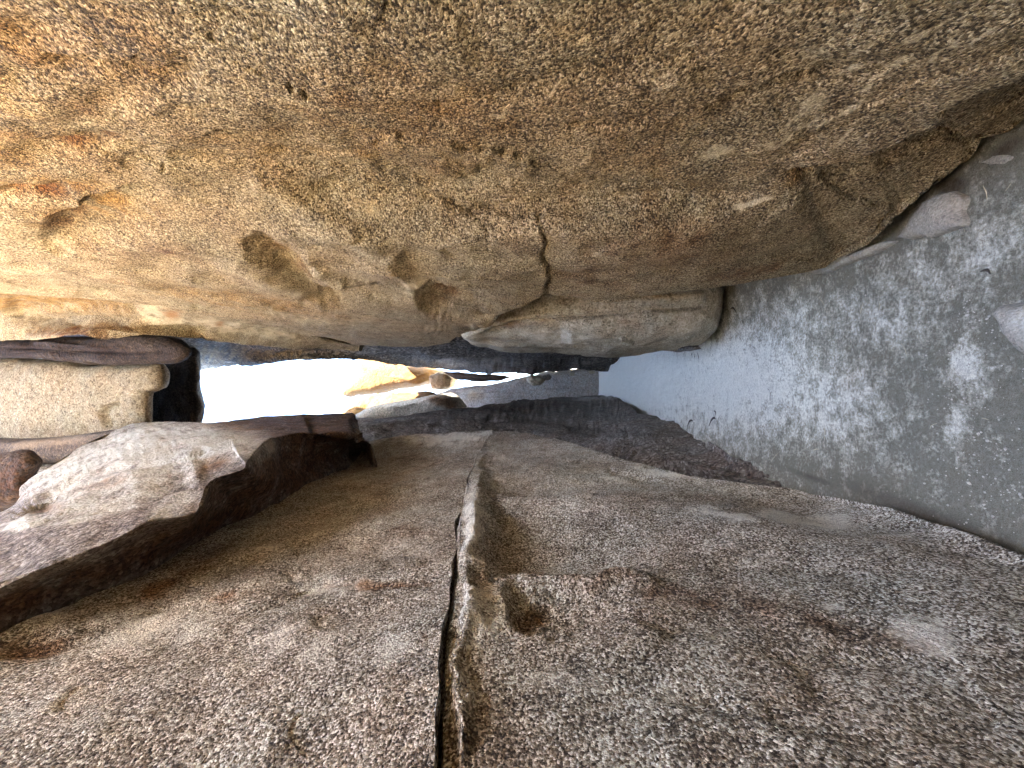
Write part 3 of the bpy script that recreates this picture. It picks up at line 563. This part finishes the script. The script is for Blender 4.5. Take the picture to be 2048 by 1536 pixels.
# the great overhanging block above the left wall
def build_block():
    cols = [((-300, 1420, .98), (-300, 1275, .80), (-300, 1220, .80), (-300, 1165, .84), (-300, 1120, .90)),
            ((0, 1275, .97), (0, 1167, .74), (0, 1120, .74), (0, 1070, .76), (0, 1020, .84)),
            ((156, 1198, .97), (115, 1124, .70), (105, 1080, .69), (90, 1020, .70), (64, 955, .76)),
            ((273, 1148, .96), (232, 1076, .66), (220, 1030, .645), (195, 960, .63), (160, 893, .63)),
            ((340, 1113, .96), (300, 1042, .63), (285, 1000, .605), (255, 930, .57), (215, 868, .57)),
            ((390, 1081, .96), (387, 1025, .62), (370, 985, .58), (320, 910, .53), (262, 846, .50)),
            ((449, 1046, .96), (410, 993, .58), (395, 960, .55), (365, 890, .49), (330, 842, .47)),
            ((520, 1022, .96), (430, 957, .545), (420, 935, .53), (405, 880, .46), (385, 841, .44)),
            ((586, 987, .95), (492, 931, .49), (480, 915, .47), (455, 872, .44), (432, 842, .42)),
            ((640, 958, .95), (540, 880, .44), (532, 868, .435), (520, 852, .43), (505, 832, .42)),
            ((690, 935, .94), (600, 868, .47), (590, 856, .455), (580, 844, .44), (570, 829, .43)),
            ((722, 915, .93), (668, 868, .50), (662, 856, .48), (656, 844, .46), (650, 829, .45)),
            ((732, 900, .92), (728, 880, .60), (720, 866, .54), (712, 848, .48), (704, 829, .45))]
    C = []
    for cc in cols:
        rows = [PX(px, py, -x) for px, py, x in cc]
        rows[0] = rows[0] + np.array([-.10, 0, -.03]); lo = rows[0] + np.array([-.6, 0, 0.0]); e = rows[-1]
        arris = rows[1]; below = arris + (rows[0] - arris) * .05
        C.append([lo, rows[0], (rows[0] + arris) / 2 + np.array([0, 0, .06]), below, arris] + rows[2:] + [e + np.array([-.10, .10, .05]), e + np.array([-1.2, .5, .2])])
    C = np.array(C); e = C[-1].copy(); e += np.array([-.06, .12, 0]); e2 = e + np.array([-.9, .3, 0]); C = np.concatenate([C, [e, e2]])
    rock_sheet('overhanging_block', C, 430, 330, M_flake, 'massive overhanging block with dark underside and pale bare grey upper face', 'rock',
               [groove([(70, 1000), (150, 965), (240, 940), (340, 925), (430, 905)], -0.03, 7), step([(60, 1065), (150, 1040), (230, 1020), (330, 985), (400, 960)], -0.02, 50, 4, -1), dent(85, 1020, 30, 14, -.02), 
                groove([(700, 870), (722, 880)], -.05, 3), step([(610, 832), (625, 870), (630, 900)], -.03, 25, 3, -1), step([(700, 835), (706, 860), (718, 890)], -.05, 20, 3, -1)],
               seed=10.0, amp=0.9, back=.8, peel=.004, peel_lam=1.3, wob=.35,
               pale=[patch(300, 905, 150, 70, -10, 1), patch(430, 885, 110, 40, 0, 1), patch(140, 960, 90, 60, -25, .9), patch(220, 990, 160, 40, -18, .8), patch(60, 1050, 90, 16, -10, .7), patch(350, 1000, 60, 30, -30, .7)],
               rust_and_shade=[patch(430, 930, 40, 12, -20, .9), patch(90, 1020, 40, 14, 0, .9), patch(200, 975, 60, 8, -15, .7), patch(520, 845, 110, 14, 0, 1.0), patch(640, 860, 120, 60, 0, 1.0), patch(560, 950, 150, 50, -25, 1), patch(300, 1100, 200, 26, -24, 1.0), patch(80, 1190, 200, 30, -20, 1.0), patch(450, 1030, 120, 26, -24, 1.0)])  # strong patches along the underside put its shade into the colour
build_block()

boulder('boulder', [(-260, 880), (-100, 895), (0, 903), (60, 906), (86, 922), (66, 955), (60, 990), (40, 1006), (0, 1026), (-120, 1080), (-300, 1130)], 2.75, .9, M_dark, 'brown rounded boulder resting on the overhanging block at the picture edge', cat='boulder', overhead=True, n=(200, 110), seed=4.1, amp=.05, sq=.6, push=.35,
        rust_and_shade=[patch(20, 960, 120, 70, 0, .9)])
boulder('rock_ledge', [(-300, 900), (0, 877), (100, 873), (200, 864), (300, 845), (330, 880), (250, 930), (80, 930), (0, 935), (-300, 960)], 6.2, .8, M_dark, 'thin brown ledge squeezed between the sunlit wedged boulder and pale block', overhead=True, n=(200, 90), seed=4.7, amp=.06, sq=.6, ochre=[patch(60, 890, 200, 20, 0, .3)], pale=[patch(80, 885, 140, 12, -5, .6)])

def build_left_far():
    C = []
    for px, hid, m1, m2, e, xh, x1, x2, xe in ((560, 930, 905, 870, 840, 1.2, 1.05, .9, .76), (700, 915, 895, 865, 836, 1.2, 1.05, .88, .72), (817, 900, 880, 855, 828, 1.15, 1.0, .85, .70), (927, 895, 872, 845, 815, 1.1, .95, .80, .64), (1000, 890, 865, 838, 806, 1.1, .93, .78, .6), (1055, 890, 862, 832, 800, 1.1, .92, .76, .57),
                                     (1130, 900, 868, 832, 794, 1.08, .90, .74, .53), (1202, 920, 880, 836, 790, 1.05, .88, .72, .49), (1234, 930, 888, 842, 796, 1.05, .86, .70, .49), (1276, 940, 896, 860, 828, 1.0, .82, .70, .60), (1312, 948, 906, 868, 834, 1.0, .80, .70, .62), (1348, 955, 916, 880, 849, 1.0, .8, .71, .63), (1407, 970, 935, 903, 876, 1.0, .8, .73, .66),
                                     (1460, 985, 955, 928, 905, .98, .8, .74, .68), (1560, 1010, 990, 970, 952, .95, .8, .75, .70), (1670, 1030, 1010, 998, 986, .95, .8, .75, .70)):
        rows = [np.array([-1.6, 3.0, PX(px, hid, -xh)[2]]), PX(px, hid, -xh), PX(px, m1, -x1), PX(px, m2, -x2), PX(px, e, -xe)]; q = rows[-1]
        C.append(rows + [q + np.array([-.12, .35, 0]), q + np.array([-1.5, 1.0, 0])])
    C = np.array(C); b = C[-1].copy(); b[:, 2] = -.4; C = np.concatenate([C, [b]])
    rock_sheet('granite_face', C, 430, 190, M_far, 'dark far end of the left wall running down to the pale sand', 'rock',
               [groove([(740, 862), (900, 850), (1050, 840), (1200, 850), (1300, 868)], -0.07, 6), groove([(1000, 822), (1100, 822), (1220, 812)], -.05, 4), step([(720, 870), (800, 855), (950, 836), (1100, 820)], .05, 25, 3, 1), groove([(1150, 860), (1300, 890), (1450, 930), (1560, 965)], -.03, 5)],
               seed=12.0, amp=1.3, lam=1.2, back=1.5, peel=.02, peel_lam=2.0, pale=[patch(1190, 797, 46, 5, 0, .9), patch(990, 842, 40, 2, -4, .7), patch(740, 850, 50, 4, 5, .5), patch(800, 838, 70, 5, -6, .4)], rust_and_shade=[patch(1050, 815, 160, 12, -4, .6), patch(1500, 945, 120, 16, 18, .5)])
build_left_far()

# ------------------------------------------------------------------ boulders wedged overhead
boulder('chockstone', [(-300, 745), (-150, 728), (0, 716), (30, 715), (120, 721), (220, 731), (322, 727), (333, 748), (329, 772), (303, 784), (300, 800), (302, 842), (270, 880), (200, 905), (0, 930), (-250, 950)], 7.4, 1.3, M_choc,
        'sunlit tan boulder wedged high between the walls with a round hollow', overhead=True, n=(330, 170), sq=.42, amp=.05, lam=.8, seed=6.3, push=.5, relief=[step([(240, 806), (205, 812), (195, 830), (208, 852), (222, 860)], -.14, 28, 4, -1, .1), groove([(225, 832), (270, 822), (302, 826)], -.04, 2)], blur=0)
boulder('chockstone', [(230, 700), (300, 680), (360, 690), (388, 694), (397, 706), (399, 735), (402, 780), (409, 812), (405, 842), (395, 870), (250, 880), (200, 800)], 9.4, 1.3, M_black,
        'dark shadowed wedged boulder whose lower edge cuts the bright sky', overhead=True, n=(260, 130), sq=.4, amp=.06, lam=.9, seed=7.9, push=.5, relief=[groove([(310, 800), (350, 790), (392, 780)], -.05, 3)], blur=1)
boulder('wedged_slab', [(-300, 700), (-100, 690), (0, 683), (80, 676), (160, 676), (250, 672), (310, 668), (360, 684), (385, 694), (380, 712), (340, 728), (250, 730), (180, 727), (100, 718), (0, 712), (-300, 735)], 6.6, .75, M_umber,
        'thin dark brown slab wedged between the tan boulder and right wall', 'rock', overhead=True, n=(300, 110), sq=.45, amp=.05, lam=.5, seed=9.2, push=.3, relief=[groove([(0, 695), (120, 700), (250, 705), (360, 700)], -.06, 3), groove([(60, 684), (150, 690), (210, 700)], .05, 3)], rust_and_shade=[patch(120, 700, 250, 20, 3, .6)])

# ------------------------------------------------------------------ far end
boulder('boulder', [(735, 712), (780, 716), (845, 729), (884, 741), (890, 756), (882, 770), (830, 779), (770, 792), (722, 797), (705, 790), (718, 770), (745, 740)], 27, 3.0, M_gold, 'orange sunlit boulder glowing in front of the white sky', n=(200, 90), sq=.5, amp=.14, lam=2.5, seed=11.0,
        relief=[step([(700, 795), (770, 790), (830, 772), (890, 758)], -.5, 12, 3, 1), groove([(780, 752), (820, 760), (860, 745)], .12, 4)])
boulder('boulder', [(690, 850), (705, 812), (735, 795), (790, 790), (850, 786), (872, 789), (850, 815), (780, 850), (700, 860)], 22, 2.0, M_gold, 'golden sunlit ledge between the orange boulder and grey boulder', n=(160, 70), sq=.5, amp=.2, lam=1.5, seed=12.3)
boulder('boulder', [(700, 842), (730, 822), (762, 808), (830, 799), (870, 790), (895, 787), (912, 794), (924, 804), (933, 815), (905, 828), (800, 845)], 15.5, 1.2, M_mid, 'grey shaded boulder lying on the far left wall', n=(200, 90), sq=.5, amp=.06, lam=.6, seed=13.1, rust_and_shade=[patch(890, 805, 36, 12, 10, 1)])
boulder('boulder', [(862, 752), (884, 744), (900, 746), (911, 758), (906, 774), (890, 780), (868, 778)], 24.5, 1.0, M_choc, 'small shaded boulder beside the little bright gap', n=(110, 60), sq=.5, amp=.08, lam=.6, seed=14.4)
boulder('rock_beam', [(884, 742), (960, 748), (1030, 752), (1010, 760), (960, 764), (915, 758), (900, 752)], 23.5, .9, M_dark, 'dark sliver of rock roofing the little bright gap', 'rock', n=(140, 60), sq=.5, amp=.06, lam=.6, seed=14.9)
boulder('fallen_slab', [(840, 800), (904, 778), (967, 771), (1006, 766), (1040, 756), (1100, 745), (1180, 736), (1228, 738), (1228, 765), (1228, 812), (1050, 830), (940, 830), (850, 830)], 23.2, 1.2, M_slab, 'pale leaning slab closing the far end of the sandy floor', 'rock', n=(260, 110), sq=.35, amp=.10, lam=1.0, seed=15.5,
        relief=[groove([(900, 790), (1000, 782), (1100, 776), (1190, 776)], -.08, 1.5), groove([(918, 778), (921, 790)], -.1, 2)] + [groove([(a, b), (a + 14, b - 12)], -.06, 1.5, .3) for a, b in ((1085, 782), (1110, 785), (1140, 790), (1150, 770))], ochre=[patch(930, 795, 60, 14, -5, .5)])
boulder('boulder', [(1052, 756), (1062, 750), (1080, 752), (1090, 760), (1082, 769), (1066, 771), (1056, 766)], 19.5, .35, M_pale, 'pale stone jammed in the far gap between wall and slab', n=(80, 50), sq=.6, amp=.05, lam=.3, seed=16.1)
boulder('boulder', [(1084, 752), (1098, 748), (1104, 754), (1098, 760), (1088, 760)], 20.0, .3, M_far, 'small dark stone just below the pale jammed stone', n=(60, 40), sq=.6, amp=.03, lam=.3, seed=16.5)
boulder('boulder', [(1138, 747), (1143, 744), (1149, 746), (1148, 751), (1141, 752)], 19.5, .12, M_pale, 'tiny pale round stone in the far gap above the sand', n=(40, 26), sq=.7, amp=.01, lam=.2, seed=17.0)
boulder('boulder', [(1176, 742), (1183, 739), (1190, 741), (1189, 747), (1180, 748)], 19.5, .15, M_pale, 'little grey stone where the far gap meets the sand', n=(40, 26), sq=.7, amp=.01, lam=.2, seed=17.7)
# unseen rock masses, added and shaped to block sky and sun and bounce warm light
def unseen_mass(name, pts, mat, seed):
    o = rock_sheet(name, np.array(pts, float), 90, 60, mat, None, None, (), amp=3.0, lam=2.5, seed=seed, back=2.0, octs=5); o['kind'] = 'structure'
unseen_mass('unseen_rock', [[(-1.0, y, 3.4), (-1.15, y, 5.0), (-1.5, y, 7.0), (-2.6, y, 9.5), (-4.2, y, 12.5), (-7, y, 14)] for y in (-12, -8, -4, -1, 1.2, 2.0)], M_pale, 20.0)  # unseen upper left wall, shaped to bounce warm sunlight onto the right wall
unseen_mass('unseen_rock', [[(-1.5, y, -.3), (-1.5, y, 3), (-1.5, y, 6), (-1.55, y, h * .55), (-1.7, y, h * .8), (-2.4, y, h), (-5, y, h + 1)] for y, h in ((3.2, 16), (5, 16), (8, 16), (11, 15), (14, 13), (17, 11), (20, 9), (24, 8))], M_far, 21.0)  # hidden tall cliff added to keep side sky light out
unseen_mass('unseen_rock', [[(-2.2, y, z), (-1.2, y + .3, z), (-.4, y, z), (.5, y + .2, z), (1.3, y, z), (2.4, y, z)] for y, z in ((-8.6, -.4), (-8.4, 2), (-8.2, 5), (-8.6, 8), (-9.6, 10))], M_pale, 22.0)  # added closure behind the camera, keeps horizon light out

unseen_mass('unseen_rock', [[(1.35, y, -.3), (1.35, y, 2), (1.4, y, 5), (1.5, y, 9), (1.7, y, 13), (5, y, 13.5)] for y in (15, 18, 21, 23, 24.3)], M_far, 23.0)  # hidden cliff added to keep the sun off the far floor and slab

# ------------------------------------------------------------------ loose stones on the sand
def flat_stone(name, outline, z, mat, label, cat='stone', seed=0.0, n=90, lean=(0, 0), dome=.02):
    W = np.array([PZ(a, b, z)[:2] for a, b in outline]); c = W.mean(axis=0); m = len(W); A, R = [], []
    for i in range(m):
        for t in np.linspace(0, 1, 16, endpoint=False):
            q = W[i] * (1 - t) + W[(i + 1) % m] * t - c; A.append(math.atan2(q[1], q[0])); R.append(np.hypot(*q))
    o = np.argsort(A); phi = np.linspace(-math.pi, math.pi, n, endpoint=False); r = np.interp(phi, np.array(A)[o], np.array(R)[o], period=2 * math.pi)
    V = []
    prof = [(1.04, -.05), (1.03, z * .5), (1.0, z * .88), (.97, z), (.9, z + dome * .35), (.75, z + dome * .7), (.5, z + dome), (.25, z + dome * 1.1), (.08, z + dome * 1.1)]
    for f, h in prof:
        V.append(np.stack([c[0] + r * f * np.cos(phi), c[1] + r * f * np.sin(phi), np.full(n, h)], -1))
    V = np.array(V); P = V.reshape(-1, 3)
    P[:, 2] += .012 * fbm(P, .12, 4, .55, seed) * (P[:, 2] > 0) + lean[0] * (P[:, 0] - c[0]) + lean[1] * (P[:, 1] - c[1])
    P[:, :2] += .006 * np.stack([perlin(P * 25 + seed), perlin(P * 25 + 9 + seed)], -1)
    k = len(prof); idx = np.arange(k * n).reshape(k, n); nx = np.roll(idx, -1, 1)
    F = [np.stack([idx[:-1], nx[:-1], nx[1:], idx[1:]], -1).reshape(-1, 4), np.stack([idx[-1], nx[-1], np.full(n, k * n)], -1)]
    P = np.concatenate([P, P[idx[-1]].mean(axis=0)[None]])
    link(name, make_mesh(name, P, F), mat, label, cat)
flat_stone('flat_stone', [(1792, 476), (1820, 440), (1850, 405), (1875, 390), (1901, 384), (1925, 394), (1917, 424), (1923, 443), (1917, 453), (1888, 461), (1853, 475), (1840, 469), (1812, 478)], .05, M_stone, 'flat pale grey stone poking from under the tan wall', seed=1.0, lean=(.05, 0))
flat_stone('flat_stone', [(1962, 322), (2008, 305), (2046, 311), (2026, 331), (1984, 330)], .03, M_stone, 'small flat stone half buried in the dark corner litter', seed=2.0)
flat_stone('flat_stone', [(1600, 545), (1650, 535), (1700, 516), (1760, 488), (1785, 470), (1790, 478), (1735, 512), (1690, 528), (1650, 548)], .04, M_stone, 'long low sill of stone along the foot of the tan wall', seed=3.0)
flat_stone('boulder', [(2000, 622), (2006, 610), (2030, 606), (2080, 600), (2180, 620), (2200, 700), (2120, 730), (2048, 708), (2030, 690), (2010, 656)], .09, M_stone, 'grey stone lying on the sand at the picture edge', 'boulder', seed=4.0, dome=.05)
flat_stone('flat_stone', [(1300, 697), (1345, 692), (1380, 690), (1396, 695), (1380, 702), (1330, 702)], .08, M_far, 'low dark stone under the smooth pale rock foot', seed=5.0)

def pebble_field():
    rng = np.random.RandomState(11); V, F = [], []
    t = (1 + 5 ** .5) / 2
    ico = np.array([(-1, t, 0), (1, t, 0), (-1, -t, 0), (1, -t, 0), (0, -1, t), (0, 1, t), (0, -1, -t), (0, 1, -t), (t, 0, -1), (t, 0, 1), (-t, 0, -1), (-t, 0, 1)]) / 1.9
    fc = np.array([(0, 11, 5), (0, 5, 1), (0, 1, 7), (0, 7, 10), (0, 10, 11), (1, 5, 9), (5, 11, 4), (11, 10, 2), (10, 7, 6), (7, 1, 8), (3, 9, 4), (3, 4, 2), (3, 2, 6), (3, 6, 8), (3, 8, 9), (4, 9, 5), (2, 4, 11), (6, 2, 10), (8, 6, 7), (9, 8, 1)])
    spots = []
    for cx, cy, sx, sy, n, r in ((1960, 870, 60, 110, 120, .0022), (1930, 740, 26, 60, 130, .0018), (1975, 650, 24, 22, 30, .0024), (2010, 980, 40, 60, 50, .0026), (1750, 700, 200, 150, 140, .0016), (1600, 800, 220, 110, 120, .0018), (1850, 600, 120, 60, 70, .0016), (1950, 960, 60, 40, 30, .003)):
        for _ in range(n): spots.append((cx + rng.normal() * sx, cy + rng.normal() * sy, r * rng.lognormal(0, .45)))
    for px, py, r in spots:
        if px < 1260 or px > 2120: continue
        p = PZ(px, py); x0 = -.62 if p[1] > 2 else -.7
        if p[0] < x0 or p[0] > .72: continue
        q = ico * r * rng.uniform(.7, 1.3, (12, 1)) * np.array([rng.uniform(.8, 1.3), rng.uniform(.8, 1.3), .75]); a = rng.uniform(0, 6.3)
        q = q @ np.array([[math.cos(a), -math.sin(a), 0], [math.sin(a), math.cos(a), 0], [0, 0, 1]])
        zf = floor_z(p[0], p[1]); V.append(q + np.array([p[0], p[1], zf + r * .3])); F.append(fc + 12 * (len(V) - 1))
    link('gravel', make_mesh('gravel', np.concatenate(V), [np.concatenate(F)]), M_grit, 'scattered white grit and tiny pebbles on the sand', 'gravel', kind='stuff')
def floor_z(x, y):
    P = np.array([[x, y, 0.]]); z = 0.018 * fbm(P, 0.7, 3, 0.5, 4) + 0.006 * fbm(P, 0.09, 4, 0.6, 8)
    z = z + 0.06 * sstep(0.30, 0.85, -P[:, 0] - 0.1) + 0.04 * sstep(0.45, 0.95, P[:, 0]); return float(z[0])
pebble_field()

def sliver(name, px, py, ang, length, wid, mat, label, cat, group, curl=.15, seed=0, z=.004, flat=.4):
    """a dry stalk or leaf lying on the sand; angle on the page in degrees, length in photo pixels"""
    a = math.radians(ang); h = length / 2
    e = [PZ(px - h * math.cos(a), py - h * math.sin(a)), PZ(px, py), PZ(px + h * math.cos(a), py + h * math.sin(a))]
    d = e[2] - e[0]; L_ = np.linalg.norm(d); d = d / L_; w = np.array([-d[1], d[0], 0]); V = []
    for t in np.linspace(0, 1, 8):
        q = e[0] * (1 - t) + e[2] * t + w * curl * L_ * math.sin(t * 3.14) * .5; q[2] = floor_z(q[0], q[1]) + z + curl * .06 * L_ * math.sin(t * 6 + seed)
        ww = wid * (math.sin(math.pi * (.12 + .8 * t)) ** .6)
        V += [q + w * ww, q + np.array([0, 0, ww * flat]), q - w * ww, q - np.array([0, 0, ww * flat])]
    F = []
    for i in range(7):
        for j in range(4): F.append((4 * i + j, 4 * i + (j + 1) % 4, 4 * i + 4 + (j + 1) % 4, 4 * i + 4 + j))
    F += [(3, 2, 1, 0), (28, 29, 30, 31)]
    link(name, make_mesh(name, np.array(V), [np.array(F)]), mat, label, cat, group)
for k, (px, py, an, ln, wd, lab) in enumerate((
        (1991, 384, 78, 30, .0024, 'pale straw stalk beside the flat grey stone'), (1935, 452, 75, 26, .0012, 'thin straw just below the tip of the flat stone'), (1724, 616, -78, 24, .0030, 'short thick straw on damp sand below the tan wall foot'),
        (1648, 610, 62, 40, .0012, 'thin bent dark straw left of the short thick straw'), (1651, 866, 85, 30, .0026, 'upright pale straw on the pale sand near the left wall'), (1634, 900, -12, 14, .0030, 'stubby straw nearest the left wall shadow'),
        (1810, 700, 70, 30, .0014, 'thin straw in the middle of the mottled sand'), (1775, 745, 60, 16, .0015, 'tiny straw bit in the damp sand centre'), (1558, 912, -55, 24, .0016, 'slanting straw at the left wall foot'), (1455, 690, 50, 26, .002, 'straw below the pale rock foot'),
        (1975, 838, 12, 16, .0016, 'short straw among the white grit'), (1870, 852, -35, 18, .0015, 'straw between the grit and damp sand'), (1760, 610, 82, 18, .0018, 'straw lying near the edge stone'), (2040, 372, -50, 24, .0014, 'straw near the dark corner litter'))):
    sliver('straw', px, py, an, ln, wd, M_straw, lab, 'straw', 'dry straws on the sand', seed=k)
for k, (px, py, an, ln, wd, lab) in enumerate((
        (1385, 850, -60, 18, .016, 'dark dead leaf near the far left wall foot'), (1428, 845, -50, 18, .014, 'dark curled leaf on pale sand, larger one'), (1432, 826, 70, 9, .010, 'small dark leaf bit above the larger curled leaf'), (1390, 712, 88, 10, .008, 'dark leaf bit of the row below the pale rock foot'),
        (1397, 713, 84, 11, .008, 'tallest dark leaf bit of the row below the pale rock foot'), (1384, 711, 86, 8, .008, 'leftmost dark leaf bit of the row below the rock foot'), (1473, 622, 40, 12, .010, 'dark leaf in the shade by the rock foot'), (1540, 785, 80, 18, .003, 'thin dark stalk on the pale sand'),
        (1510, 700, 70, 14, .004, 'dark stalk on pale sand nearer the right wall'), (1980, 545, 15, 20, .006, 'dark litter scrap on the mottled sand'))):
    sliver('dead_leaf', px, py, an, ln, wd, M_leaf, lab, 'leaf', 'dead leaves on the sand', curl=.5, seed=k, z=.008)

def tuft():
    rng = np.random.RandomState(5); base = PX(85, 1022, -.725); V, F = [], []
    for i in range(220):
        b = base + rng.normal(size=3) * np.array([.01, .045, .03]); d = np.array([.5, -.1, .5]) + rng.normal(size=3) * .55; d /= np.linalg.norm(d)
        L_ = rng.uniform(.04, .11); w = np.cross(d, rng.normal(size=3)); w *= .0012 / np.linalg.norm(w); u = np.cross(d, w); m = b + d * L_ * .6 + np.array([0, 0, .004]); e = b + d * L_ + np.array([0, 0, -.012])
        k = len(V); V += [b + w, b - w, b + u, m + w * .7, m - w * .7, m + u * .7, e]
        F += [(k, k + 1, k + 4), (k, k + 4, k + 3), (k + 1, k + 2, k + 5), (k + 1, k + 5, k + 4), (k + 2, k, k + 3), (k + 2, k + 3, k + 5), (k + 3, k + 4, k + 6), (k + 4, k + 5, k + 6), (k + 5, k + 3, k + 6)]
    link('dry_tuft', make_mesh('dry_tuft', np.array(V), [np.array(F)]), M_tuft, 'dry brown grass tuft growing on the overhanging block', 'plant')
tuft()
